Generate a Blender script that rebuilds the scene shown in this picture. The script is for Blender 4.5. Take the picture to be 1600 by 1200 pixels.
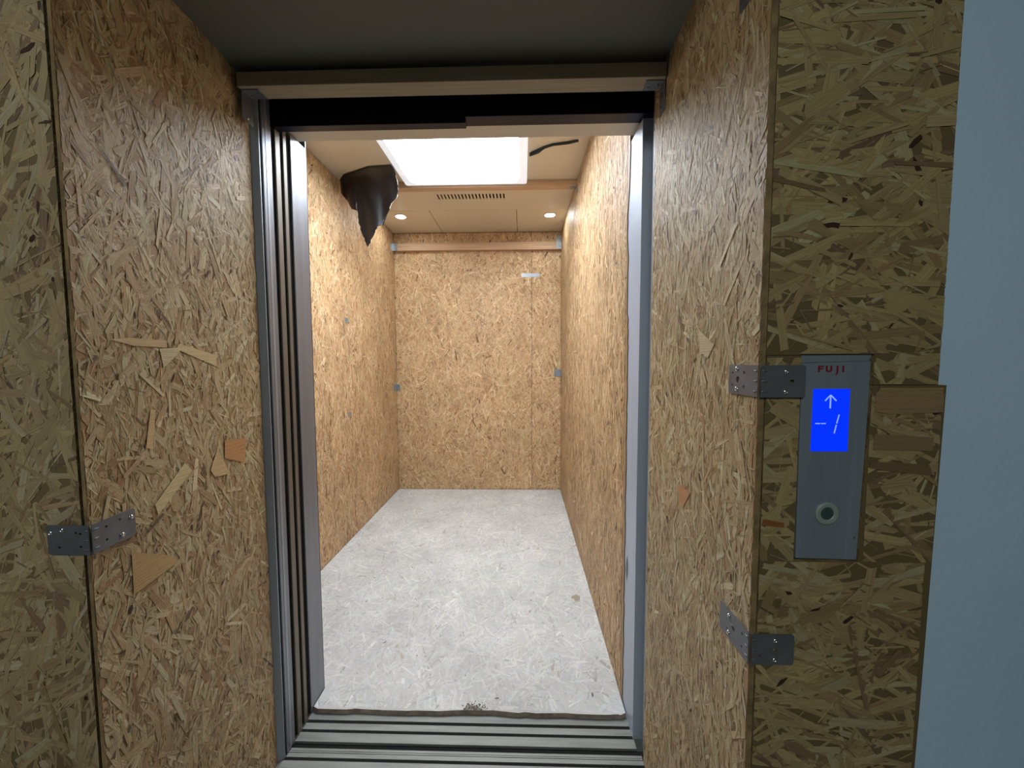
import bpy, math, random
import numpy as np
from mathutils import Vector, Matrix
for o in list(bpy.data.objects): bpy.data.objects.remove(o)
C = bpy.context.scene
COL = C.collection
H = 1.25          # camera height above the boarded cab floor; below, z is given relative to the camera

# ------------------------------------------------------------------ camera
cam = bpy.data.objects.new('camera', bpy.data.cameras.new('camera')); COL.objects.link(cam); C.camera = cam
cam.data.sensor_width = 36; cam.data.lens = 13.5; cam.data.clip_start = .02
pt, yw, rl = .0613, .0265, -.0035
f = Vector((-math.sin(yw)*math.cos(pt), math.cos(yw)*math.cos(pt), -math.sin(pt)))
r = Vector((math.cos(yw), math.sin(yw), 0)); u = r.cross(f)
r2 = r*math.cos(rl)+u*math.sin(rl); u2 = -r*math.sin(rl)+u*math.cos(rl)
M = Matrix((r2, u2, -f)).transposed().to_4x4(); M.translation = (0, 0, H); cam.matrix_world = M
# ------------------------------------------------------------------ world, lamps, exposure
w = bpy.data.worlds.new('world'); C.world = w; w.use_nodes = True
w.node_tree.nodes['Background'].inputs[0].default_value = (.82, 1, .95, 1)
w.node_tree.nodes['Background'].inputs[1].default_value = .04
C.view_settings.view_transform = 'Standard'; C.view_settings.look = 'None'
C.view_settings.exposure = 0; C.view_settings.gamma = 1
LAMP, SPOT, HALL = 25.5, 150.0, 29.0
hl = bpy.data.lights.new('hall_lamp', 'AREA'); hl.shape = 'RECTANGLE'; hl.size = 1.2; hl.size_y = .3
hl.energy = HALL; hl.color = (.97, 1, .93)
ho = bpy.data.objects.new('hall_lamp', hl); COL.objects.link(ho)
ho.location = (-.7, -1.6, 2.55); ho.rotation_euler = (math.radians(22), 0, 0)

# ------------------------------------------------------------------ helpers
def lin(c):
    return tuple((x/255/12.92 if x/255 <= .04045 else ((x/255+.055)/1.055)**2.4) for x in c)
def mat(name, rgb, rough=.6, metal=0, noise=0, nscale=8, stretch=(1,1,1), bump=0, bscale=60, emit=0, emitcol=None, spec=.5, stain=None):
    m = bpy.data.materials.new(name); m.use_nodes = True; nt = m.node_tree; n = nt.nodes; L = nt.links
    b = n['Principled BSDF']; b.inputs['Roughness'].default_value = rough; b.inputs['Metallic'].default_value = metal
    b.inputs['Specular IOR Level'].default_value = spec
    c = lin(rgb); b.inputs['Base Color'].default_value = (*c, 1)
    tc = n.new('ShaderNodeTexCoord'); mp = n.new('ShaderNodeMapping'); mp.inputs['Scale'].default_value = stretch
    L.new(tc.outputs['Object'], mp.inputs[0])
    if noise:
        t = n.new('ShaderNodeTexNoise'); t.inputs['Scale'].default_value = nscale; t.inputs['Detail'].default_value = 6
        L.new(mp.outputs[0], t.inputs[0])
        rp = n.new('ShaderNodeValToRGB'); rp.color_ramp.elements[0].position = .3; rp.color_ramp.elements[1].position = .7
        rp.color_ramp.elements[0].color = (*[max(0, x*(1-noise)) for x in c], 1); rp.color_ramp.elements[1].color = (*[min(1, x*(1+noise)) for x in c], 1)
        L.new(t.outputs[0], rp.inputs[0]); L.new(rp.outputs[0], b.inputs['Base Color'])
        mr = n.new('ShaderNodeMapRange'); mr.inputs[3].default_value = rough-.1; mr.inputs[4].default_value = min(1, rough+.12)
        L.new(t.outputs[0], mr.inputs[0]); L.new(mr.outputs[0], b.inputs['Roughness'])
    if bump:
        t2 = n.new('ShaderNodeTexNoise'); t2.inputs['Scale'].default_value = bscale; t2.inputs['Detail'].default_value = 4
        L.new(mp.outputs[0], t2.inputs[0]); bp = n.new('ShaderNodeBump'); bp.inputs['Strength'].default_value = bump; bp.inputs['Distance'].default_value = .003
        L.new(t2.outputs[0], bp.inputs['Height']); L.new(bp.outputs[0], b.inputs['Normal'])
    if emit:
        b.inputs['Emission Color'].default_value = (*lin(emitcol or rgb), 1); b.inputs['Emission Strength'].default_value = emit
    return m
def osb_mat(name, rough, spec, bumpd, grain):
    m = bpy.data.materials.new(name); m.use_nodes = True; nt = m.node_tree; n = nt.nodes; L = nt.links
    b = n['Principled BSDF']; b.inputs['Specular IOR Level'].default_value = spec
    at = n.new('ShaderNodeAttribute'); at.attribute_name = 'col'
    uv = n.new('ShaderNodeTexCoord'); mp = n.new('ShaderNodeMapping'); mp.inputs['Scale'].default_value = (18, 420, 1)
    L.new(uv.outputs['UV'], mp.inputs[0])
    t = n.new('ShaderNodeTexNoise'); t.inputs['Scale'].default_value = 1; t.inputs['Detail'].default_value = 5; t.inputs['Roughness'].default_value = .65
    L.new(mp.outputs[0], t.inputs[0])
    rp = n.new('ShaderNodeMapRange'); rp.inputs[1].default_value = .3; rp.inputs[2].default_value = .72; rp.inputs[3].default_value = 1-grain; rp.inputs[4].default_value = 1+grain*.55
    L.new(t.outputs[0], rp.inputs[0])
    # fine speckle and broad tone drift, fixed to the board
    t3 = n.new('ShaderNodeTexNoise'); t3.inputs['Scale'].default_value = 3.2; t3.inputs['Detail'].default_value = 5
    L.new(uv.outputs['Object'], t3.inputs[0])
    r3 = n.new('ShaderNodeMapRange'); r3.inputs[1].default_value = .3; r3.inputs[2].default_value = .7; r3.inputs[3].default_value = .88; r3.inputs[4].default_value = 1.1
    L.new(t3.outputs[0], r3.inputs[0])
    mu = n.new('ShaderNodeMath'); mu.operation = 'MULTIPLY'; L.new(rp.outputs[0], mu.inputs[0]); L.new(r3.outputs[0], mu.inputs[1])
    vm = n.new('ShaderNodeVectorMath'); vm.operation = 'SCALE'; L.new(at.outputs['Color'], vm.inputs[0]); L.new(mu.outputs[0], vm.inputs['Scale'])
    L.new(vm.outputs[0], b.inputs['Base Color'])
    rr = n.new('ShaderNodeMapRange'); rr.inputs[3].default_value = rough-.12; rr.inputs[4].default_value = rough+.15
    L.new(t.outputs[0], rr.inputs[0]); L.new(rr.outputs[0], b.inputs['Roughness'])
    bp = n.new('ShaderNodeBump'); bp.inputs['Strength'].default_value = .8; bp.inputs['Distance'].default_value = bumpd
    L.new(t.outputs[0], bp.inputs['Height']); L.new(bp.outputs[0], b.inputs['Normal'])
    return m
def T(o, label=None, cat=None, group=None, kind=None):
    if label: o['label'] = label
    if cat: o['category'] = cat
    if group: o['group'] = group
    if kind: o['kind'] = kind
    return o
def empty(name, loc, label, cat, group=None):
    o = bpy.data.objects.new(name, None); COL.objects.link(o); o.empty_display_size = .05
    o.location = (loc[0], loc[1], loc[2]+H); return T(o, label, cat, group)
def wloc(p):
    l = Vector((0, 0, 0))
    while p: l += p.location; p = p.parent
    return l
def mk(name, V, F, mats, parent=None, mi=None, smooth=False, cols=None, uvs=None, bevel=0):
    """one mesh object; V relative to the camera height, F faces"""
    V = np.array([tuple(v) for v in V], float); V[:, 2] += H
    if parent is not None: org = np.array(wloc(parent)); loc = (0, 0, 0)
    else:
        a, b = V.min(0), V.max(0); org = np.array([(a[0]+b[0])/2, (a[1]+b[1])/2, a[2]]); loc = tuple(org)
    me = bpy.data.meshes.new(name); me.from_pydata((V-org).tolist(), [], F)
    if not isinstance(mats, (list, tuple)): mats = [mats]
    for m in mats: me.materials.append(m)
    if mi is not None: me.polygons.foreach_set('material_index', mi)
    if smooth: me.polygons.foreach_set('use_smooth', [True]*len(F))
    if cols is not None:
        a = me.attributes.new('col', 'FLOAT_COLOR', 'CORNER')
        cc = np.repeat(np.array([(*c, 1) for c in cols]), [len(x) for x in F], axis=0); a.data.foreach_set('color', cc.ravel())
    if uvs is not None:
        ul = me.uv_layers.new(name='UVMap'); ul.data.foreach_set('uv', np.array([q for fc in uvs for q in fc]).ravel())
    me.validate(); me.update()
    o = bpy.data.objects.new(name, me); COL.objects.link(o); o.location = loc
    if parent is not None: o.parent = parent
    if bevel:
        md = o.modifiers.new('bevel', 'BEVEL'); md.width = bevel; md.segments = 2; md.limit_method = 'ANGLE'
    return o
class MB:
    def __init__(s): s.V = []; s.F = []; s.M = []
    def add(s, V, F, m=0):
        k = len(s.V); s.V += [tuple(v) for v in V]; s.F += [tuple(i+k for i in f_) for f_ in F]; s.M += [m]*len(F); return s
    def box(s, x0, x1, y0, y1, z0, z1, m=0):
        return s.add([(x, y, z) for z in (z0, z1) for y in (y0, y1) for x in (x0, x1)],
                     [(0,2,3,1), (4,5,7,6), (0,1,5,4), (2,6,7,3), (0,4,6,2), (1,3,7,5)], m)
    def prism(s, poly, O, U, W, N, d, m=0, side=None):
        """polygon (u,w) in plane O,U,W pulled by d along N"""
        O, U, W, N = map(Vector, (O, U, W, N)); k = len(poly)
        a = [O+U*p[0]+W*p[1] for p in poly]; b = [v+N*d for v in a]
        s.add(a+b, [tuple(range(k))[::-1], tuple(range(k, 2*k))], m)
        s.add(a+b, [(i, (i+1) % k, k+(i+1) % k, k+i) for i in range(k)], m if side is None else side); return s
    def lathe(s, prof, O, N, seg=24, m=0):
        N = Vector(N).normalized(); A = N.orthogonal().normalized(); B = N.cross(A); O = Vector(O); V = []
        for (rr_, h) in prof:
            for i in range(seg):
                t = 2*math.pi*i/seg; V.append(O+N*h+(A*math.cos(t)+B*math.sin(t))*rr_)
        F = [(j*seg+i, j*seg+(i+1) % seg, (j+1)*seg+(i+1) % seg, (j+1)*seg+i) for j in range(len(prof)-1) for i in range(seg)]
        F.append(tuple(range(seg))[::-1]); F.append(tuple(range((len(prof)-1)*seg, len(prof)*seg))); return s.add(V, F, m)
    def build(s, name, mats, parent=None, **k): return mk(name, s.V, s.F, mats, parent, mi=s.M, **k)
def plate(name, outline, holes, O, U, W, N, d, m, parent=None, extra=None):
    """flat plate with real holes: filled 2D curve turned into a mesh"""
    cu = bpy.data.curves.new('tmp', 'CURVE'); cu.dimensions = '2D'; cu.fill_mode = 'BOTH'; cu.extrude = d/2
    for pl in [outline]+holes:
        sp = cu.splines.new('POLY'); sp.points.add(len(pl)-1)
        for q, p in zip(sp.points, pl): q.co = (p[0], p[1], 0, 1)
        sp.use_cyclic_u = True
    t = bpy.data.objects.new('tmp', cu); COL.objects.link(t); dg = bpy.context.evaluated_depsgraph_get()
    me = bpy.data.meshes.new_from_object(t.evaluated_get(dg))
    O, U, W, N = map(Vector, (O, U, W, N))
    V = [O+U*v.co.x+W*v.co.y+N*(v.co.z+d/2) for v in me.vertices]; F = [tuple(p.vertices) for p in me.polygons]
    bpy.data.objects.remove(t); bpy.data.curves.remove(cu); bpy.data.meshes.remove(me)
    if extra: k = len(V); V += extra.V; F += [tuple(i+k for i in q) for q in extra.F]
    return (V, F) if name is None else mk(name, V, F, m, parent)
def circ(cx, cy, r_, n=14, sy=1): return [(cx+r_*math.cos(2*math.pi*i/n), cy+r_*sy*math.sin(2*math.pi*i/n)) for i in range(n)]

# ------------------------------------------------------------------ materials
osb = osb_mat('strand_board', .5, .42, .0013, .27)
osb_floor = osb_mat('dusty_strand_board', .75, .2, .0009, .10)
edge = mat('board_edge', (128, 108, 74), .85, noise=.45, nscale=30, stretch=(1, 1, 1), bump=.8, bscale=160)
edge_dark = mat('floor_board_edge', (150, 138, 128), .9, noise=.3, nscale=40, bump=1, bscale=90)
plaster = mat('blue_grey_plaster', (184, 214, 240), .75, noise=.04, nscale=3, bump=.25, bscale=90)
core = mat('masonry', (120, 118, 112), .9, noise=.1)
soffit_m = mat('grey_laminate', (98, 100, 92), .55, noise=.06, nscale=3)
concrete = mat('hall_floor_tile', (120, 118, 112), .6, noise=.1)
steel = mat('brushed_steel', (136, 140, 150), .40, .45, noise=.12, nscale=5, stretch=(6, 6, .25), bump=.1, bscale=60)
steel_jamb = mat('galvanised_jamb', (158, 168, 180), .42, .35, noise=.1, nscale=5, stretch=(8, 8, .3))
steel_sill = mat('sill_aluminium', (138, 142, 138), .5, .3, noise=.2, nscale=9, stretch=(.6, 6, 6), bump=.1)
door_m = mat('door_edge_steel', (122, 116, 106), .45, .3, noise=.15, nscale=5, stretch=(6, 6, .3))
post_m = mat('pale_blue_steel', (176, 188, 208), .42, .1, noise=.05, nscale=4, stretch=(6, 6, .5))
black = mat('black_metal', (16, 20, 42), .35, .3, noise=.2, nscale=3)
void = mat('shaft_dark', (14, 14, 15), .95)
beige = mat('beige_cab_laminate', (214, 204, 186), .36, 0, noise=.05, nscale=2)
wood = mat('planed_softwood', (196, 164, 134), .6, noise=.16, nscale=9, stretch=(.5, 12, 12), bump=.2, bscale=40)
wood_front = mat('grey_softwood', (154, 144, 124), .6, noise=.14, nscale=9, stretch=(.5, 12, 12), bump=.2, bscale=40)  # darker, greyer softwood for the doorway batten
vinyl = mat('dark_brown_sheet', (13, 10, 13), .36, noise=.25, nscale=9, bump=.2, bscale=30)
torn = mat('torn_paper_core', (205, 196, 180), .9, noise=.1)
zinc = mat('dull_zinc', (112, 116, 124), .5, .55, noise=.12, nscale=30)
zinc_b = mat('bright_zinc', (158, 168, 176), .35, .6, noise=.12, nscale=60)
screw_m = mat('screw_zinc', (220, 222, 222), .18, 1)
hole_m = mat('hole_dark', (18, 16, 14), .9)
panel_m = mat('dark_brushed_steel', (122, 134, 146), .42, .15, noise=.1, nscale=6, stretch=(8, 8, .6))
lens = mat('lamp_diffuser', (255, 255, 255), .4, emit=LAMP, emitcol=(236, 245, 255))
frost = mat('frosted_acrylic', (238, 243, 250), .35, emit=.6, emitcol=(225, 238, 255))
spot_e = mat('spot_lens', (255, 255, 255), .4, emit=SPOT, emitcol=(248, 255, 255))
white = mat('white_bezel', (225, 225, 220), .5)
blue = mat('blue_lcd', (0, 20, 120), .3, emit=1.0, emitcol=(0, 48, 255))
glyph = mat('lcd_glyph', (120, 150, 255), .4, emit=.75, emitcol=(140, 175, 255))
red = mat('dark_red_print', (120, 22, 28), .5)
btn = mat('button_cap', (160, 172, 168), .35, .3)
btn2 = mat('button_centre', (70, 92, 94), .3, .4)

# ------------------------------------------------------------------ strand board
PAL = [((206, 180, 142), .26), ((196, 166, 126), .32), ((218, 198, 162), .10), ((186, 152, 112), .18), ((170, 132, 94), .07), ((198, 178, 134), .06), ((118, 90, 66), .01)]
PALH = [((194, 172, 128), .34), ((182, 162, 122), .30), ((196, 184, 150), .12), ((172, 146, 108), .14), ((152, 126, 98), .08), ((132, 108, 88), .02)]
PALF = [((208, 209, 207), .42), ((202, 203, 202), .30), ((214, 214, 208), .14), ((196, 197, 196), .12), ((180, 177, 170), .02)]
def clip(poly, x0, x1, y0, y1):
    for ax, lim, sg in ((0, x0, 1), (0, x1, -1), (1, y0, 1), (1, y1, -1)):
        out = []
        for i in range(len(poly)):
            a, b = poly[i-1], poly[i]; da, db = sg*(a[ax]-lim), sg*(b[ax]-lim)
            if (da < 0) != (db < 0): t = da/(da-db); out.append(tuple(a[k]+t*(b[k]-a[k]) for k in range(len(a))))
            if db >= 0: out.append(b)
        poly = out
        if len(poly) < 3: return []
    return poly
def flakes(rects, O, U, W, N, seed, bias=90, spread=38, dens=6000, pal=PAL, size=1.0, dull=1.0, special=(), hmax=.0012, tint=(1, 1, 1), fine=.55, slivers=45):
    rnd = random.Random(seed); O, U, W, N = map(Vector, (O, U, W, N)); V = []; F = []; Cc = []; UV = []
    cl = [lin(c) for c, _ in pal]; wt = [q for _, q in pal]
    def put(poly, du, dw, h0, sl, col, rect, ca, sa, cu, cw):
        loc = []
        for (a, b) in poly: loc.append((cu+a*ca-b*sa, cw+a*sa+b*ca, a, b))
        loc = clip(loc, *rect)
        if len(loc) < 3: return
        k = len(V)
        for q in loc: V.append(O+U*q[0]+W*q[1]+N*max(.0001, (h0+q[2]*sl[0]+q[3]*sl[1])))
        F.append(tuple(range(k, k+len(loc)))); Cc.append(col); UV.append([(q[2]+du, q[3]+dw) for q in loc])
    for rect in rects:
        area = (rect[1]-rect[0])*(rect[3]-rect[2])
        n_l = int(area*dens/size/size); n_f = int(area*dens*fine/size)
        for q_ in range(n_l+n_f):
            small = q_ >= n_l
            L_ = (rnd.uniform(.008, .036) if small else rnd.uniform(.03, .10))*size
            b_ = (rnd.uniform(.0006, .0026) if small else rnd.uniform(.003, .017)*rnd.uniform(.45, 1))*size
            an = math.radians(rnd.gauss(bias, spread) if rnd.random() < .8 else rnd.uniform(0, 180)); ca, sa = math.cos(an), math.sin(an)
            cu, cw = rnd.uniform(rect[0], rect[1]), rnd.uniform(rect[2], rect[3])
            e = [rnd.uniform(-.12, .25)*b_*2 for _ in range(4)]; k1, k2 = rnd.uniform(.5, 1), rnd.uniform(.5, 1)
            poly = [(-L_/2+e[0], -b_/2*k1), (L_/2-e[1], -b_/2), (L_/2+abs(e[2])*.4, 0), (L_/2-e[2], b_/2*k2), (-L_/2+e[3], b_/2), (-L_/2-abs(e[0])*.3, 0)]
            c = rnd.choices(cl, wt)[0]; v = rnd.gauss(1, .06)*dull
            if small: v *= rnd.choice((rnd.uniform(.38, .72), rnd.uniform(.75, 1), rnd.uniform(1.05, 1.25)))
            col = tuple(min(.95, c[i]*v*tint[i]*rnd.gauss(1, .015)) for i in range(3))
            h0 = rnd.uniform(hmax*.45, hmax*1.1) if small else rnd.uniform(.0002, hmax*.8); sl = (rnd.gauss(0, hmax*9), rnd.gauss(0, .05))
            put(poly, rnd.uniform(0, 50), rnd.uniform(0, 50), h0, sl, col, rect, ca, sa, cu, cw)
        # knots, gouges, dark voids between strands
        for _ in range(int(area*slivers)):
            cu, cw = rnd.uniform(rect[0], rect[1]), rnd.uniform(rect[2], rect[3]); rr_ = rnd.uniform(.001, .0035)*size; k = rnd.uniform(1, 4)
            an = math.radians(rnd.gauss(bias, 40)); c = lin((70, 46, 30)) if pal is not PALF else lin((110, 104, 96))
            poly = [(math.cos(t)*rr_*k*rnd.uniform(.7, 1.2), math.sin(t)*rr_*rnd.uniform(.6, 1.2)) for t in [i*math.pi/4 for i in range(8)]]
            put(poly, 0, 0, hmax*1.5, (0, 0), tuple(x*dull for x in c), rect, math.cos(an), math.sin(an), cu, cw)
    for pts, c in special:     # single large strands that stand out on the board
        k = len(V)
        for q in pts: V.append(O+U*q[0]+W*q[1]+N*(hmax*2.0))
        F.append(tuple(range(k, k+len(pts)))); Cc.append(lin(c)); UV.append([((q[0]-pts[0][0])*.3+3, q[1]-pts[0][1]+7) for q in pts])
    return V, F, Cc, UV
def board(name, body, fl, label, cat, mats=None, base=(168, 136, 98), group='strand board panels', kind=None):
    """body: MB (material slot 1 = edge), fl: flakes()"""
    V, F, Cc, UV = fl; k = len(body.V); bc = lin(base)
    VV = body.V+[tuple(v) for v in V]; FF = body.F+[tuple(i+k for i in q) for q in F]
    cols = [bc]*len(body.F)+Cc; uvs = [[(0, 0)]*len(q) for q in body.F]+UV
    o = mk(name, VV, FF, mats or [osb, edge], mi=body.M+[0]*len(F), cols=cols, uvs=uvs)
    return T(o, label, cat, group, kind)

RX, LX0, LX1 = .381, -.750, -.777       # reveal faces
FY = .630                               # front face of the boards on the hall wall
SZ = .790                               # soffit
ZB = -1.269                             # sill and hall floor level
# ------------------------------------------------------------------ setting
b = MB(); y0, y1 = FY+.013, 1.118
b.box(-2.6, LX1-.012, y0, y1, ZB, 1.4); b.box(RX+.014, 2.6, y0, y1, ZB, 1.4); b.box(LX1-.012, RX+.014, y0, y1, SZ+.012, 1.4)
T(b.build('wall_back', plaster), kind='structure')
b = MB(); b.box(LX1-.012, RX+.0135, FY-.002, 1.12, SZ, SZ+.0118); T(b.build('ceiling', soffit_m), kind='structure')
b = MB(); b.box(-2.6, 2.6, -3.2, 1.05, ZB-.15, ZB); T(b.build('floor', concrete), kind='structure')

# hall-side boards
fl = flakes([(-1.75, -.764, ZB+.001, 1.35)], (0, FY, 0), (1, 0, 0), (0, 0, 1), (0, -1, 0), 11, bias=70, spread=45, pal=PALH, dull=.77, tint=(1, .985, 1), slivers=60, size=1.5, hmax=.0007, fine=.25,
            special=[([(-.82, -.39), (-.80, -.385), (-.765, -.41), (-.77, -.425)], (150, 134, 96))])
b = MB().box(-1.75, -.764, FY, FY+.012, ZB, 1.35); b.M = [1, 1, 0, 1, 1, 1]
board('strand_board_panel', b, fl, 'strand board panel on the hall wall left of the doorway, facing the viewer', 'board', base=(118, 102, 72))
def jag(pts, amp, seed, n=60):
    rnd = random.Random(seed); out = []
    for i in range(len(pts)):
        a, c = pts[i], pts[(i+1) % len(pts)]; out.append(a)
    return out
# upper right board: steps down to z=-.041 on the right of the call panel, z=.007 elsewhere
poly = [(.393, .007), (.446, .007), (.446, .008), (.563, .008), (.563, -.041), (.6645, -.041), (.6665, .5), (.672, 1.35), (.393, 1.35)]
b = MB().prism(poly, (0, FY, 0), (1, 0, 0), (0, 0, 1), (0, 1, 0), .012, 0, 1); b.M[1] = 1
fl = flakes([(.393, .6655, .009, 1.35), (.563, .6645, -.040, .009)], (0, FY, 0), (1, 0, 0), (0, 0, 1), (0, -1, 0), 12, bias=5, spread=30, dull=.70, pal=PALH, tint=(1, 1, .86), size=1.6, hmax=.0007, fine=.25,
            special=[([(.62, .355), (.665, .357), (.665, .372), (.622, .372)], (168, 150, 112)), ([(.578, .30), (.663, .294), (.664, .302), (.575, .306)], (120, 96, 68)),
                     ([(.393, .278), (.46, .262), (.475, .26), (.472, .266), (.393, .286)], (112, 92, 60))])
board('strand_board_panel', b, fl, 'upper strand board panel on the hall wall above the call panel', 'board', base=(104, 90, 60))
# lower right board stands a little proud of the upper one
poly = [(.393, .0062), (.393, ZB), (.652, ZB), (.6665, -.6), (.676, -.0418), (.562, -.0418), (.559, -.10), (.5535, -.32), (.552, -.333), (.449, -.333), (.4475, .0062)]
b = MB().prism(poly, (0, FY-.0015, 0), (1, 0, 0), (0, 0, 1), (0, 1, 0), .0133, 0, 1); b.M[1] = 1
fl = flakes([(.393, .4475, -.333, .003), (.560, .6705, -.333, -.0455), (.393, .659, ZB, -.334)], (0, FY-.0015, 0), (1, 0, 0), (0, 0, 1), (0, -1, 0), 13, bias=0, spread=32, dull=.70, pal=PALH, tint=(1, 1, .9), size=1.6, hmax=.0007, fine=.25,
            special=[([(.396, -.262), (.43, -.268), (.43, -.276), (.394, -.272)], (140, 84, 48)), ([(.565, -.053), (.672, -.055), (.672, -.085), (.59, -.088), (.566, -.084)], (150, 124, 92)),
                     ([(.564, -.165), (.655, -.17), (.664, -.188), (.60, -.182), (.562, -.176)], (116, 94, 68)), ([(.567, -.12), (.66, -.126), (.66, -.148), (.566, -.146)], (138, 114, 84))])
board('strand_board_panel', b, fl, 'lower strand board panel on the hall wall, beside and below the call panel', 'board', base=(104, 90, 60))

# reveal boards
import itertools
SPL = [([(0.684, 0.041), (0.718, 0.046), (0.803, 0.045), (0.804, 0.03), (0.729, 0.031)], (206, 176, 130)), ([(0.833, 0.04), (0.944, 0.016), (0.942, -0.012), (0.828, 0.027)], (212, 190, 142)),
       ([(0.785, 0.027), (0.833, 0.031), (0.835, 0.021), (0.792, -0.013)], (204, 188, 148)), ([(0.753, -0.293), (0.832, -0.227), (0.851, -0.25), (0.759, -0.318)], (214, 196, 148)),
       ([(0.698, -0.365), (0.784, -0.417), (0.795, -0.44), (0.697, -0.45)], (196, 164, 112)), ([(0.906, -0.266), (0.933, -0.217), (0.971, -0.294), (0.919, -0.286)], (206, 178, 130)),
       ([(0.692, 0.381), (0.736, 0.336), (0.731, 0.331), (0.694, 0.374)], (110, 84, 56)), ([(0.741, -0.173), (0.756, -0.097), (0.767, -0.099), (0.757, -0.179)], (212, 180, 132)),
       ([(0.959, -0.203), (1.042, -0.215), (1.03, -0.279), (0.956, -0.249)], (192, 142, 92))]
LL = 1.117-.628; sl_ = (LX1-LX0)/LL; ul = math.hypot(LL, LX1-LX0); uU = Vector(((LX1-LX0)/ul, LL/ul, 0)); uN = Vector((uU.y, -uU.x, 0))
spl = [([(p[0]-.628, p[1]) for p in q], c) for q, c in SPL]
fl = flakes([(0.001, ul, ZB, SZ-.001)], (LX0, .628, 0), uU, (0, 0, 1), uN, 21, bias=95, spread=33, tint=(.92, .985, .98), fine=.8, special=spl, size=1.15)
b = MB().prism([(0, ZB), (ul, ZB), (ul, SZ-.0005), (0, SZ-.0005)], (LX0, .628, 0), uU, (0, 0, 1), -uN, .006, 0, 1); b.M[1] = 1
board('strand_board_panel', b, fl, 'strand board panel lining the left side of the doorway reveal, with large pale flakes', 'board')
SPR = [([(0.84, 0.066), (0.772, 0.03), (0.796, 0.003), (0.83, 0.016)], (204, 186, 146)), ([(.700, .24), (.712, .24), (.765, .18), (.757, .176)], (206, 186, 146)),
       ([(.64, -.39), (.652, -.385), (.705, -.352), (.70, -.362)], (220, 200, 156)), ([(.725, -.33), (.735, -.325), (.80, -.29), (.792, -.30)], (218, 196, 150)),
       ([(.86, -.30), (.90, -.35), (.92, -.34), (.93, -.30)], (196, 142, 96))]
fl = flakes([(.629, 1.15, ZB, SZ-.001)], (RX, 0, 0), (0, 1, 0), (0, 0, 1), (-1, 0, 0), 22, bias=92, spread=26, tint=(.92, .985, 1.0), fine=.8, special=SPR)
b = MB().box(RX, RX+.0095, .628, 1.15, ZB, SZ-.0005); b.M = [1, 1, 1, 1, 0, 1]
board('strand_board_panel', b, fl, 'strand board panel lining the right side of the doorway reveal, between post and call panel', 'board')

# batten across the head of the doorway, two hanging plates on its ends
b = MB().box(-.762, .377, 1.055, 1.108, .735, .772)
T(b.build('wooden_batten', wood_front, bevel=.001), 'planed wooden batten across the top of the doorway in front of the black header', 'batten', 'wooden battens')

# ------------------------------------------------------------------ brackets
def screw(parent, O, N, r_=.0042):
    O = Vector(O); N = Vector(N)
    b = MB().lathe([(r_, 0), (r_*.98, .0008), (r_*.8, .0019), (r_*.45, .0025), (r_*.3, .0026), (r_*.3, .0016)], O, N, 14)
    return b.build('screw', screw_m, parent, smooth=True)
def bracket(label, corner, d1, l1, d2, l2, hgt, n1, n2, z, holes1, holes2, sc1, sc2, m=None, nm='metal_bracket', mk_emb=True, group=None, z2=0):
    """corner (x,y); leaves run along d1, d2 (unit 2D); z = bottom"""
    e = empty(nm, (corner[0], corner[1], z), label, 'bracket', group or 'perforated angle brackets at the doorway corners')
    V = []; F = []
    for d, l, nn, hs, dz in ((d1, l1, n1, holes1, 0), (d2, l2, n2, holes2, z2)):
        out = [(0, 0), (l-.003, dz*1.0), (l, .003+dz), (l, hgt-.003+dz), (l-.003, hgt+dz), (0, hgt)]
        hh = [circ(h[0]*l, h[1]*hgt, h[2], 12, h[3] if len(h) > 3 else 1) for h in hs]
        v, f_ = plate(None, out, hh, (corner[0]+nn[0]*.0016, corner[1]+nn[1]*.0016, z), (d[0], d[1], 0), (0, 0, 1), (nn[0], nn[1], 0), .0016, None)
        k = len(V); V += v; F += [tuple(i+k for i in q) for q in f_]
        # pressed rims around the bigger holes
    b = MB().add(V, F)
    if mk_emb:      # stiffening ribs pressed across the bend
        for t in (.18, .5, .82):
            for d, nn in ((d1, n1), (d2, n2)):
                O = Vector((corner[0]+nn[0]*.0031+d[0]*.006, corner[1]+nn[1]*.0031+d[1]*.006, z+hgt*t))
                b.lathe([(.0004, -.005), (.0016, -.003), (.0016, .003), (.0004, .005)], O, (d[0], d[1], 0), 8)
    b.build('plate', m or zinc, e)
    for s_, d, nn in [(s_, d1, n1) for s_ in sc1]+[(s_, d2, n2) for s_ in sc2]:
        l = l1 if d is d1 else l2
        screw(e, (corner[0]+d[0]*s_[0]*l+nn[0]*.0032, corner[1]+d[1]*s_[0]*l+nn[1]*.0032, z+hgt*s_[1]+(z2*s_[0] if d is d2 else 0)), (nn[0], nn[1], 0))
    return e
HS = [(.2, .28, .0022), (.2, .72, .0022), (.72, .25, .0022), (.72, .75, .0022), (.5, .5, .0045)]
bracket('perforated grey angle bracket on the right reveal corner, touching the call panel', (RX, FY-.0045), (1, 0), .070, (0, 1), .086, .0515, (0, -1), (-1, 0), -.0605,
        [(.7, .5, .0035, .8)], [(.86, .3, .002), (.86, .72, .002), (.45, .28, .0026), (.45, .75, .0026), (.66, .5, .0055)],
        [(.56, .8), (.56, .17)], [(.70, .86), (.70, .18)])
bracket('perforated grey angle bracket low on the right reveal corner, below the call panel', (RX, FY-.0045), (1, 0), .070, (0, 1), .092, .053, (0, -1), (-1, 0), -.509,
        [(.55, .5, .0035, .8), (.2, .3, .002)], HS, [(.55, .8), (.55, .17)], [(.66, .80), (.66, .2)], z2=-.002)
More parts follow.
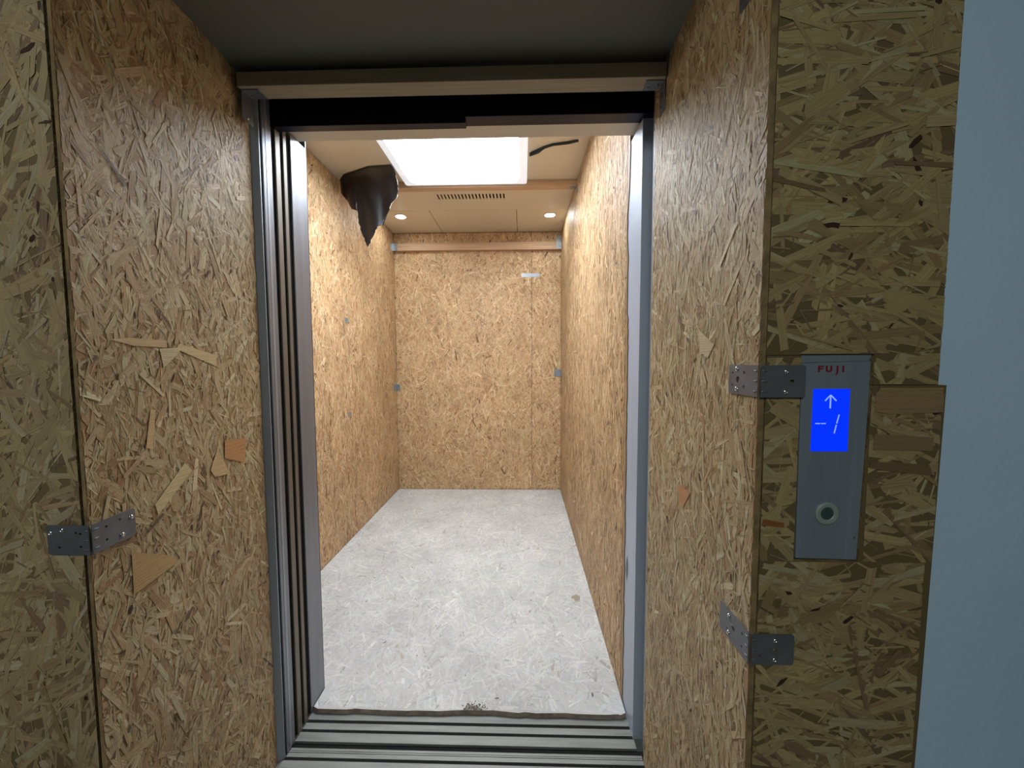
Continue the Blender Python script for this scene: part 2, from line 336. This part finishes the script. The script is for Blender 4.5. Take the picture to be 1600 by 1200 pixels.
bracket('perforated grey angle bracket at the very top of the right reveal corner', (RX, FY-.0015), (1, 0), .060, (0, 1), .086, .055, (0, -1), (-1, 0), .597,
        [], HS, [], [(.7, .8), (.7, .25)])
bracket('perforated grey angle bracket across the corner left of the doorway', (LX0+.0022, FY-.0015), (-1, 0), .074, (uU.x, uU.y), .078, .0525, (0, -1), (uN.x, uN.y), -.334,
        HS[:3]+[(.3, .75, .002)], [(.3, .3, .0022), (.3, .75, .0022), (.62, .8, .002), (.62, .25, .002)], [(.62, .84), (.9, .74)], [(.9, .72), (.66, .22)])
# corner plates under the door batten
def small_bracket(label, loc, parts, scr, m=zinc_b, group=None):
    e = empty('corner_bracket', loc, label, 'bracket', group or 'small zinc brackets'); b = MB()
    V = []; F = []
    for out, hs, O, U, W, N in parts:
        v, f_ = plate(None, out, hs, O, U, W, N, .0018, None); b.add(v, f_)
    b.build('plate', m, e)
    for O, N in scr: screw(e, O, N, .004)
    return e
rc = lambda a, c: [(0, 0), (a, 0), (a, c), (0, c)]
small_bracket('drilled grey corner bracket under the left end of the doorway batten', (-.768, 1.07, .66),
    [(rc(.042, .075), [circ(.02, .05, .003), circ(.03, .02, .003)], (-.7585, 1.065, .66), (0, 1, 0), (0, 0, 1), (1, 0, 0)),
     (rc(.046, .038), [circ(.012, .022, .0035), circ(.036, .012, .0035)], (-.758, 1.066, .7345), (1, 0, 0), (0, 1, 0), (0, 0, -1))],
    [((-.7565, 1.085, .67), (1, 0, 0))], m=zinc)
small_bracket('drilled grey corner bracket under the right end of the doorway batten', (.37, 1.07, .66),
    [(rc(.042, .07), [circ(.02, .05, .003), circ(.03, .02, .003)], (RX-.0022, 1.065, .664), (0, 1, 0), (0, 0, 1), (-1, 0, 0)),
     (rc(.046, .038), [circ(.012, .022, .0035), circ(.036, .014, .0035)], (.329, 1.066, .7345), (1, 0, 0), (0, 1, 0), (0, 0, -1))], [], m=zinc)

# ------------------------------------------------------------------ call panel
e = empty('call_panel', (.503, FY, -.33), 'slim steel lift call panel with a blue lit display set in the strand board', 'panel')
py = FY-.001
b = MB().prism([(.4515, -.328), (.550, -.330), (.5555, -.1), (.5565, -.003), (.4490, -.006)], (0, py, 0), (1, 0, 0), (0, 0, 1), (0, 1, 0), .011)
b.build('faceplate', panel_m, e, bevel=.0008)
b = MB().prism([(.4485, -.0055), (.5565, -.0025), (.5610, .0068), (.4485, .0066)], (0, py+.0035, 0), (1, 0, 0), (0, 0, 1), (0, 1, 0), .008)
b.build('top_cap', panel_m, e, bevel=.0008)
b = MB().prism([(.4680, -.1490), (.5265, -.1490), (.5262, -.0475), (.4683, -.0475)], (0, py-.0006, 0), (1, 0, 0), (0, 0, 1), (0, 1, 0), .002)
dsp = b.build('display', blue, e)
gy = py-.0011; b = MB()
def bar(b, a, c, w_):
    a, c = Vector((a[0], 0, a[1])), Vector((c[0], 0, c[1])); d = (c-a).normalized(); n_ = Vector((-d.z, 0, d.x))*w_/2
    v = [a-n_, c-n_, c+n_, a+n_]; v = [(p.x, gy, p.z) for p in v]+[(p.x, gy+.0006, p.z) for p in v]
    b.add(v, [(0, 1, 2, 3), (7, 6, 5, 4), (0, 4, 5, 1), (1, 5, 6, 2), (2, 6, 7, 3), (3, 7, 4, 0)])
bar(b, (.4958, -.0570), (.4958, -.0790), .0022); bar(b, (.4955, -.0575), (.4872, -.0668), .0019); bar(b, (.4961, -.0575), (.5052, -.0668), .0019)
b.build('arrow', glyph, dsp)
b = MB(); bar(b, (.4735, -.1035), (.4810, -.1035), .0017); bar(b, (.4825, -.1035), (.4900, -.1035), .0017)
b.build('minus_sign', glyph, dsp)
b = MB(); bar(b, (.5105, -.0890), (.5072, -.1035), .0017); bar(b, (.5068, -.1055), (.5040, -.1195), .0017)
b.build('digit', glyph, dsp)
b = MB().lathe([(.0185, 0), (.0185, .0022), (.0165, .0032), (.0115, .0030), (.0105, .0016), (.010, .0012)], (.4985, py, -.252), (0, -1, 0), 40)
bt = b.build('button', btn, e)
b = MB().lathe([(.0100, .0008), (.0100, .0020), (.008, .0026), (.004, .0022), (.0008, .0021)], (.4985, py, -.252), (0, -1, 0), 32); b.build('button_centre', btn2, bt)
# FUJI lettering
b = MB(); W_ = .0027; zt, zb = -.0100, -.0202
def rct(x0, x1, z0, z1): b.box(x0, x1, py-.0006, py+.0003, z0, z1)
rct(.4745, .4745+W_, zb, zt); rct(.4745+W_, .4835, zt-W_*.8, zt); rct(.4745+W_, .4822, -.0160, -.0139)
rct(.4865, .4865+W_, zb+.002, zt); rct(.4938, .4938+W_, zb+.002, zt); rct(.4880, .4950, zb, zb+W_*.85)
rct(.5035, .5035+W_, zb-.0006, zt); b.add([(.5035, py-.0006, zb-.0006), (.5062, py-.0006, zb-.0006), (.5040, py-.0006, zb-.0046), (.5012, py-.0006, zb-.0046)], [(0, 1, 2, 3)])
rct(.5125, .5125+W_, zb, zt)
T(b.build('lettering', red, e), 'dark red lettering')
b = MB().lathe([(.0022, 0), (.0022, .0008), (.001, .0012)], (.5440, py, -.292), (0, -1, 0), 12); b.build('screw', screw_m, e)

# ------------------------------------------------------------------ landing frame, sliding leaves
def grooved(x0, x1, segs, y0, y1, top, bot, gd=.012):
    """extruded sill with grooves; segs = list of (ya,yb)"""
    prof = [(y0, bot), (y0, top)]
    for a, c in segs: prof += [(a, top), (a, top-gd), (c, top-gd), (c, top)]
    prof += [(y1, top), (y1, bot)]
    k = len(prof); V = [(x0, p[0], p[1]) for p in prof]+[(x1, p[0], p[1]) for p in prof]
    F = [(i, i+k, (i+1) % k+k, (i+1) % k) for i in range(k)]
    # end caps as strips
    return MB().add(V, F)
e = empty('landing_door_frame', (-.77, 1.13, ZB), 'grey steel landing door frame with grooved sill at the end of the reveal', 'door frame')
b = MB().prism([(-.86, 1.1185), (-.7815, 1.1185), (-.7775, 1.1205), (-.7615, 1.1335), (-.7615, 1.137), (-.86, 1.137)], (0, 0, ZB), (1, 0, 0), (0, 1, 0), (0, 0, 1), 2.08)
b.build('jamb', steel_jamb, e)
b = MB().box(RX+.012, RX+.05, 1.1185, 1.20, ZB, .82); b.build('jamb', steel_jamb, e)
b = grooved(-.775, RX, [(1.1285, 1.139), (1.1525, 1.1545), (1.1585, 1.160)], 1.05, 1.168, ZB, ZB-.05); b.build('sill', steel_sill, e)
b = MB().box(-.86, .43, 1.125, 1.17, .775, 1.1); b.box(-.80, -.17, 1.196, 1.226, .7135, .90); b.box(-.172, .43, 1.200, 1.226, .7335, .90); b.box(-.86, .43, 1.17, 1.268, .80, .83)
b.box(-.86, .43, 1.226, 1.268, .745, .80)
b.build('header', black, e, bevel=.001)
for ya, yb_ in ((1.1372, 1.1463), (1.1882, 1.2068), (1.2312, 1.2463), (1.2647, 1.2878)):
    MB().box(-.895, -.766, ya, yb_, ZB+.004, .74).build('slot_shade', void, e)  # near-black boxes added so the slots between the leaves read as deep shade
for ya, yb_ in ((1.1285, 1.139), (1.1525, 1.1545), (1.1585, 1.160)): MB().box(-.774, RX-.001, ya, yb_, ZB-.0118, ZB-.0025).build('groove_shade', void, e)  # near-black fill stands in for the shade inside the landing sill grooves
e = empty('landing_door', (-.80, 1.167, ZB), 'retracted landing door leaf, steel edge nearest the left reveal board', 'door')
MB().box(-.90, -.760, 1.1465, 1.188, ZB+.004, .795).build('leaf', steel, e, bevel=.0015)
MB().box(-.90, -.7592, 1.160, 1.170, ZB+.0045, .795).build('edge_strip', steel_jamb, e, bevel=.0008)
e = empty('cab_door', (-.80, 1.219, ZB), 'retracted cab door leaf, outer of two thin steel edges at the left of the doorway', 'door', 'retracted cab door leaves')
MB().box(-.90, -.760, 1.207, 1.231, ZB+.004, .74).build('leaf', door_m, e, bevel=.0015)
e = empty('cab_door', (-.80, 1.256, ZB), 'retracted cab door leaf, inner of two thin steel edges at the left of the doorway', 'door', 'retracted cab door leaves')
MB().box(-.90, -.760, 1.2465, 1.2645, ZB+.004, .74).build('leaf', door_m, e, bevel=.0015)

# ------------------------------------------------------------------ lift cab
XL, XR, YB, ZC, ZF = -1.206, .374, 3.657, 1.193, -1.25
e = cab = empty('elevator_cab', (-.4, 2.4, ZF-.03), 'open lift cab with beige ceiling and blue-grey corner post behind the doorway', 'elevator')
MB().box(-1.26, -.760, 1.288, 1.378, ZB, .745).build('return_panel', steel, e, bevel=.0015)
MB().box(-.90, -.7615, 1.378, 1.3835, ZF, 1.18).build('return_gap_shade', black, e)  # black strip put in as the shade of the gap behind the return panel
MB().box(.369, .4075, 1.226, 1.43, ZB-.004, .735).build('corner_post', post_m, e, bevel=.0012)
b = MB().box(-1.26, .43, 1.270, 1.345, .7505, 1.20); b.box(-.80, .43, 1.262, 1.270, .7455, .78); b.build('transom', beige, e, bevel=.001)
grooved(-.762, .372, [(1.2215, 1.2325), (1.2555, 1.2675)], 1.190, 1.38, ZB, ZB-.04).build('sill', steel_sill, e)
for ya, yb_ in ((1.2215, 1.2325), (1.2555, 1.2675)): MB().box(-.761, .371, ya, yb_, ZB-.0118, ZB-.0025).build('groove_shade', void, e)  # near-black fill gives the cab sill grooves their shade
MB().box(-.90, .43, 1.1685, 1.1895, ZB-.04, ZB-.008).build('sill_gap_shade', void, e)  # near-black box added to paint the gap between the two sills dark
b = MB().box(-1.26, -1.222, 1.288, 3.72, ZB-.04, 1.25).box(.392, .43, 1.345, 3.72, ZB-.04, 1.25).box(-1.26, .43, 3.675, 3.72, ZB-.04, 1.25).box(-1.26, .43, 1.30, 3.72, 1.235, 1.28)
b.box(-1.222, .392, 1.38, 3.675, ZB-.04, ZB); b.build('shell', void, e)
b = MB().box(-1.221, .391, 1.346, 2.62, ZC, ZC+.012); b.build('ceiling_panel', beige, e, bevel=.0008)
b = MB(); yA, yB_ = 2.62, 3.117; s0, s1 = 2.826, 2.912
b.box(-1.221, .391, yA, s0, ZC, ZC+.006).box(-1.221, .391, s1, yB_, ZC, ZC+.006)
xs = [-.614+i*.0252 for i in range(20)]; prev = -1.221
for x in xs: b.box(prev, x, s0, s1, ZC, ZC+.006); prev = x+.0105
b.box(prev, .391, s0, s1, ZC, ZC+.006); T(b.build('vent_panel', beige, e), 'beige ceiling panel with a row of narrow vent slots')
for x0, x1 in ((-1.221, -.741), (-.737, -.044), (-.040, .391)):
    MB().box(x0, x1, 3.122, 3.655, ZC+.001, ZC+.008).build('ceiling_panel', beige, e, bevel=.0008)

# cab boards
fl = flakes([(1.345, YB-.002, ZF, ZC-.002)], (XL, 0, 0), (0, 1, 0), (0, 0, 1), (1, 0, 0), 31, bias=90, spread=24, tint=(1.13, 1.075, 1.05), size=1.3, fine=1.0, slivers=90)
b = MB().box(XL-.012, XL, 1.345, YB-.002, ZF, ZC-.002); b.M = [1, 1, 1, 1, 1, 0]
board('strand_board_panel', b, fl, 'strand board panel covering the left side wall inside the cab', 'board')
rnd = random.Random(5)
jz = []
z = ZF
while z < ZC-.002:
    yb = 1.352+rnd.uniform(-.004, .004)
    if .30 < z < .62: yb = 1.352+.022*math.sin((z-.30)/.32*math.pi)+rnd.uniform(-.003, .003)
    if .16 < z < .30: yb = 1.365
    jz.append((yb, z)); z += rnd.uniform(.012, .04)
jz.append((1.355, ZC-.002))
poly = [(YB-.002, ZC-.002), (YB-.002, ZF)]+jz
xr = XR-.008
b = MB(); a = [(xr, p[0], p[1]) for p in poly]; c = [(xr+.014, p[0], p[1]) for p in poly]; k = len(poly)
b.add(a+c, [(i, (i+1) % k, k+(i+1) % k, k+i) for i in range(k)], 1)
for i in range(2, k-1):  # face strips from the straight back edge to the ragged front edge
    b.add([(xr, poly[i][0], poly[i][1]), (xr, YB-.002, poly[i][1]), (xr, YB-.002, poly[i+1][1]), (xr, poly[i+1][0], poly[i+1][1])], [(0, 1, 2, 3)], 0)
fl = flakes([(1.378, YB-.002, ZF, ZC-.003)], (xr, 0, 0), (0, 1, 0), (0, 0, 1), (-1, 0, 0), 32, bias=90, spread=20, tint=(1.13, 1.075, 1.05), size=1.3, fine=1.0, slivers=90)
board('strand_board_panel', b, fl, 'strand board panel covering the right side wall inside the cab', 'board')
fl = flakes([(XL+.002, .0905, ZF, ZC-.002)], (0, YB, 0), (1, 0, 0), (0, 0, 1), (0, -1, 0), 33, bias=90, spread=36, tint=(1.13, 1.075, 1.05), size=1.3, fine=1.0, slivers=90)
b = MB().box(XL+.002, .0905, YB, YB+.012, ZF, ZC-.002); b.M = [1, 1, 0, 1, 1, 1]
board('strand_board_panel', b, fl, 'wide strand board panel on the back wall of the cab', 'board')
fl = flakes([(.0935, xr-.001, ZF, ZC-.002)], (0, YB, 0), (1, 0, 0), (0, 0, 1), (0, -1, 0), 34, bias=90, spread=36, tint=(1.13, 1.075, 1.05), size=1.3, fine=1.0, slivers=90, dull=1.0)
b = MB().box(.0935, xr-.001, YB, YB+.012, ZF, ZC-.002); b.M = [1, 1, 0, 1, 1, 1]
board('strand_board_panel', b, fl, 'narrow strand board strip at the right of the cab back wall', 'board')
# floor board with worn front edge
rnd = random.Random(8); fr = [(-.758, 1.30)]
x = -.74
while x < .34: fr.append((x, 1.293+rnd.uniform(-.0025, .0025)+(.006 if -.28 < x < -.08 else 0))); x += rnd.uniform(.02, .06)
fr += [(.345, 1.291), (.364, 1.30)]
b = MB(); outl = fr+[(.3645, 1.43), (xr-.001, 1.43), (xr-.001, YB-.002), (XL+.002, YB-.002), (XL+.002, 1.382), (-.758, 1.382)]
b.prism(outl, (0, 0, ZF-.001), (1, 0, 0), (0, 1, 0), (0, 0, -1), .0175, 0, 1)
fl = flakes([(-.756, .3635, 1.300, 1.382), (XL+.002, .3635, 1.382, 1.43), (XL+.002, xr-.001, 1.43, YB-.002)], (0, 0, ZF-.001), (1, 0, 0), (0, 1, 0), (0, 0, 1), 35, bias=90, spread=55, pal=PALF, hmax=.0006, dens=3200, tint=(1.05, 1.07, 1.10), slivers=25,
            special=[([(.262, 1.975), (.285, 1.99), (.305, 1.972), (.298, 1.94), (.275, 1.93), (.268, 1.95), (.255, 1.955)], (168, 160, 142))])
board('floor_board', b, fl, 'dusty whitish strand board sheet laid on the cab floor', 'board', mats=[osb_floor, edge_dark], base=(204, 205, 203))
# rubble at the floor edge: uncountable grit
rnd = random.Random(3); b = MB()
for i in range(150):
    x, y = rnd.gauss(-.175, .022), 1.298+abs(rnd.gauss(0, .014)); s = rnd.uniform(.0008, .0026); zz = ZF+.0008
    b.add([(x-s, y-s, zz), (x+s, y-s*.7, zz), (x+s*.8, y+s, zz), (x-s*.6, y+s*.9, zz), (x, y, zz+s)], [(0, 1, 4), (1, 2, 4), (2, 3, 4), (3, 0, 4), (3, 2, 1, 0)])
T(b.build('debris', mat('grit', (130, 120, 104), .9)), 'small heap of grit crumbs on the front edge of the cab floor board', 'debris', kind='stuff')

# battens in the cab
b = MB().box(XL+.002, xr-.002, 2.622, 2.676, 1.150, ZC-.001)
T(b.build('wooden_batten', wood, bevel=.0012), 'planed wooden batten under the cab ceiling behind the bright ceiling light', 'batten', 'wooden battens')
b = MB().box(XL+.028, xr-.002, 3.612, YB-.0022, 1.022, 1.088)
T(b.build('wooden_batten', wood, bevel=.0012), 'planed wooden batten along the top of the cab back wall', 'batten', 'wooden battens')
def rect_holes(a, c): return [circ(a*.3, c*.25, .004), circ(a*.3, c*.7, .004), circ(a*.72, c*.5, .006)]
small_bracket('bright zinc corner bracket at the left end of the back wall batten', (XL+.03, 3.60, 1.02),
    [(rc(.046, .066), rect_holes(.046, .066), (XL+.003, 3.6095, 1.022), (1, 0, 0), (0, 0, 1), (0, -1, 0)),
     (rc(.05, .066), [], (XL+.0015, 3.56, 1.022), (0, 1, 0), (0, 0, 1), (1, 0, 0))], [])
small_bracket('bright zinc corner bracket at the right end of the back wall batten', (.345, 3.60, 1.02),
    [(rc(.046, .068), rect_holes(.046, .068), (.318, 3.6095, 1.022), (1, 0, 0), (0, 0, 1), (0, -1, 0)),
     (rc(.040, .045), [], (.320, 3.6095, 1.0885), (1, 0, 0), (0, 1, 0), (0, 0, 1)),
     (rc(.040, .062), [circ(.02, .03, .004)], (.320, 3.6545, 1.0885), (1, 0, 0), (0, 0, 1), (0, -1, 0))], [])
small_bracket('small zinc corner bracket at the right end of the ceiling batten', (.35, 2.63, 1.12),
    [(rc(.06, .05), rect_holes(.06, .05), (xr-.0018, 2.60, 1.098), (0, 1, 0), (0, 0, 1), (-1, 0, 0)),
     (rc(.045, .03), [], (.318, 2.63, 1.1495), (1, 0, 0), (0, 1, 0), (0, 0, -1))], [])
small_bracket('flat zinc joining strip across the seam of the back wall boards', (.08, 3.65, .78),
    [([(0, 0), (.16, 0), (.17, .01), (.17, .024), (.16, .034), (0, .034)], [circ(.015, .017, .004), circ(.04, .017, .004), circ(.13, .017, .004)], (-.003, YB-.002, .779), (1, 0, 0), (0, 0, 1), (0, -1, 0))], [((.018, YB-.0042, .803), (0, -1, 0))])
small_bracket('dull zinc angle bracket in the back right corner of the cab, waist high', (.34, 3.63, -.15),
    [(rc(.06, .07), [circ(.03, .03, .005)], (xr-.062, YB-.002, -.155), (1, 0, 0), (0, 0, 1), (0, -1, 0)), (rc(.08, .07), [circ(.04, .03, .005)], (xr-.0014, 3.57, -.155), (0, 1, 0), (0, 0, 1), (-1, 0, 0))], [], m=zinc_b)
small_bracket('dull zinc angle bracket in the back left corner of the cab, waist high', (XL, 3.60, -.29),
    [(rc(.03, .06), [circ(.02, .03, .004)], (XL+.002, YB-.002, -.285), (1, 0, 0), (0, 0, 1), (0, -1, 0)), (rc(.10, .06), [circ(.04, .03, .005)], (XL+.0014, 3.55, -.285), (0, 1, 0), (0, 0, 1), (1, 0, 0))], [], m=zinc_b)
for yy, zz, lb in ((2.60, .262, 'small zinc plate on the left cab wall, the upper of two'), (2.61, -.39, 'small zinc plate on the left cab wall, the lower of two')):
    v = plate('zinc_plate', rc(.05, .034), [circ(.014, .017, .004), circ(.036, .017, .004)], (XL+.0014, yy, zz), (0, 1, 0), (0, 0, 1), (1, 0, 0), .0015, zinc_b); T(v, lb, 'plate', 'small zinc plates on the left cab wall')

# ------------------------------------------------------------------ ceiling light: pan diffuser
e = empty('ceiling_light', (-.37, 2.2, 1.15), 'large glowing white pan diffuser light on the cab ceiling', 'ceiling light')
x0, x1, yy0, yy1 = -.765, .033, 1.72, 2.597
MB().box(x0+.01, x1-.01, yy0+.01, yy1-.01, 1.172, ZC-.0005).build('housing', white, e, bevel=.004)
def rr(ix, rad, n=8):
    a, c, d, g = x0+ix, x1-ix, yy0+ix, yy1-ix; P = []
    for cx, cy, t0 in ((c-rad, g-rad, 0), (a+rad, g-rad, 90), (a+rad, d+rad, 180), (c-rad, d+rad, 270)):
        for i in range(n+1): t = math.radians(t0+90*i/n); P.append((cx+rad*math.cos(t), cy+rad*math.sin(t)))
    return P
rings = [(rr(0, .012), 1.1725), (rr(0, .012), 1.158), (rr(.004, .014), 1.154), (rr(.022, .05), 1.150), (rr(.05, .07), 1.140), (rr(.085, .09), 1.132)]
k = len(rings[0][0]); V = [(p[0], p[1], z_) for P, z_ in rings for p in P]; n_ = len(rings)
F = [(j*k+i, (j+1)*k+i, (j+1)*k+(i+1) % k, j*k+(i+1) % k) for j in range(n_-1) for i in range(k)]+[tuple(range(k))]
mk('diffuser_rim', V[:5*k], [q for q in F if max(q) < 5*k], frost, e, smooth=False)
V2 = V[4*k:]; F2 = [(i, k+i, k+(i+1) % k, (i+1) % k) for i in range(k)]+[tuple(range(k, 2*k))[::-1]]
mk('diffuser', V2, F2, lens, e)
for x, y, lb in ((-1.002, 3.232, 'round lit recessed downlight at the rear left of the cab ceiling'), (.230, 3.240, 'round lit recessed downlight at the rear right of the cab ceiling')):
    e = empty('downlight', (x, y, ZC), lb, 'downlight', 'downlights in the cab ceiling')
    MB().lathe([(.050, 0), (.050, .003), (.046, .005), (.040, .005), (.038, .001)], (x, y, ZC), (0, 0, -1), 32).build('bezel', white, e, smooth=True)
    MB().lathe([(.038, .0005), (.036, .0060), (.02, .0075), (.002, .008)], (x, y, ZC), (0, 0, -1), 32).build('lens', spot_e, e, smooth=True)

# ------------------------------------------------------------------ torn dark sheet hanging at the left
def sheet(name, outline, A, L_, out_, curl, label, cat, bend=None, nx=44, nz=44):
    """grid cut to an outline (s along L_, z), curled out of plane, then given thickness"""
    def inside(p):
        c = False; j = len(outline)-1
        for i in range(len(outline)):
            a, q = outline[i], outline[j]
            if (a[1] > p[1]) != (q[1] > p[1]) and p[0] < (q[0]-a[0])*(p[1]-a[1])/(q[1]-a[1])+a[0]: c = not c
            j = i
        return c
    import bmesh
    bm = bmesh.new(); vs = [bm.verts.new((s, z_, 0)) for s, z_ in outline]; bm.faces.new(vs)
    bmesh.ops.triangulate(bm, faces=bm.faces[:])
    s0 = min(p[0] for p in outline); s1 = max(p[0] for p in outline); z0 = min(p[1] for p in outline); z1 = max(p[1] for p in outline)
    for i in range(1, nx):
        x_ = s0+(s1-s0)*i/nx; bmesh.ops.bisect_plane(bm, geom=bm.verts[:]+bm.edges[:]+bm.faces[:], plane_co=(x_, 0, 0), plane_no=(1, 0, 0))
    for i in range(1, nz):
        z_ = z0+(z1-z0)*i/nz; bmesh.ops.bisect_plane(bm, geom=bm.verts[:]+bm.edges[:]+bm.faces[:], plane_co=(0, z_, 0), plane_no=(0, 1, 0))
    bm.verts.ensure_lookup_table(); A = Vector(A); L_ = Vector(L_).normalized(); O_ = Vector(out_).normalized()
    V = []
    for v in bm.verts:
        d = curl(v.co.x, v.co.y); V.append(A+L_*v.co.x+Vector((0, 0, v.co.y))+O_*d)
    F = [tuple(q.index for q in p.verts) for p in bm.faces]; bm.free()
    o = mk(name, V, F, [vinyl, torn], smooth=True); T(o, label, cat)
    md = o.modifiers.new('s', 'SOLIDIFY'); md.thickness = .003; md.offset = 0; md.material_offset_rim = 1
    return o
rnd = random.Random(4)
A = Vector((-1.187, 2.572, 0)); L_ = Vector((-.798, 2.379, 0))-A
pts = [(.0, 1.188), (-.002, 1.112), (.067, 1.049), (.118, .988), (.140, .968), (.146, .990), (.166, 1.045), (.174, .95), (.185, .875), (.205, .792), (.222, .74), (.232, .722), (.246, .745), (.268, .79), (.283, .80), (.300, .850), (.321, .862), (.335, .915), (.362, .942), (.385, .985), (.414, 1.028), (.426, 1.07), (.432, 1.118), (.437, 1.188)]
ol = []
for i in range(len(pts)-1):
    a, c = pts[i], pts[i+1]; n = 4 if 3 < i else 2
    for j in range(n):
        t = j/n; jx = rnd.uniform(-.004, .004) if (i+j) and i > 0 else 0; ol.append((a[0]+(c[0]-a[0])*t+jx, a[1]+(c[1]-a[1])*t+(rnd.uniform(-.004, .004) if i else 0)))
ol.append(pts[-1])
def curl(s, z_):
    h = (1.19-z_)                      # drop below ceiling
    out = .05*math.exp(-h/.03)*max(0, min(1, (s+.02)/.1))
    return out+.006*math.sin(s*55+z_*6)*min(1, h/.1)+.035*math.sin(s*13)*min(1, h/.15)-.05*max(0, s-.30)/.13
sheet('torn_vinyl_sheet', ol, A, L_, (.444, -.896, 0) if False else (-.444, -.896, 0), curl, 'torn dark brown sheet hanging from the left of the cab ceiling, ragged pale edges', 'torn sheet')
# thin torn strip right of the light
b = MB(); P = [(.045, 2.30, .022), (.10, 2.255, .030), (.125, 2.225, .012), (.17, 2.20, .010), (.25, 2.185, .014), (.305, 2.165, .006)]
V = []
for x, y, w_ in P: V += [(x, y-w_/2, ZC-.001), (x+.004, y-w_*.3, ZC-.012-w_*.3), (x, y+w_, ZC-.002-w_*.2)]
F = []
for i in range(len(P)-1):
    for j in range(3): F.append((i*3+j, i*3+(j+1) % 3, i*3+3+(j+1) % 3, i*3+3+j))
F += [(0, 2, 1), (len(V)-3, len(V)-2, len(V)-1)]
T(mk('torn_vinyl_strip', V, F, vinyl), 'thin dark torn strip on the cab ceiling right of the glowing light', 'torn sheet')

v = plate('film_scrap', [(0, -.045), (.014, -.005), (.010, .03), (.002, .045), (-.010, .012), (-.013, -.01)], [], (.3682, 1.325, -.735), (0, -1, 0), (0, 0, 1), (-1, 0, 0), .0004, zinc)
T(v, 'small diamond shaped grey scrap of film stuck low on the blue-grey door post', 'film scrap')
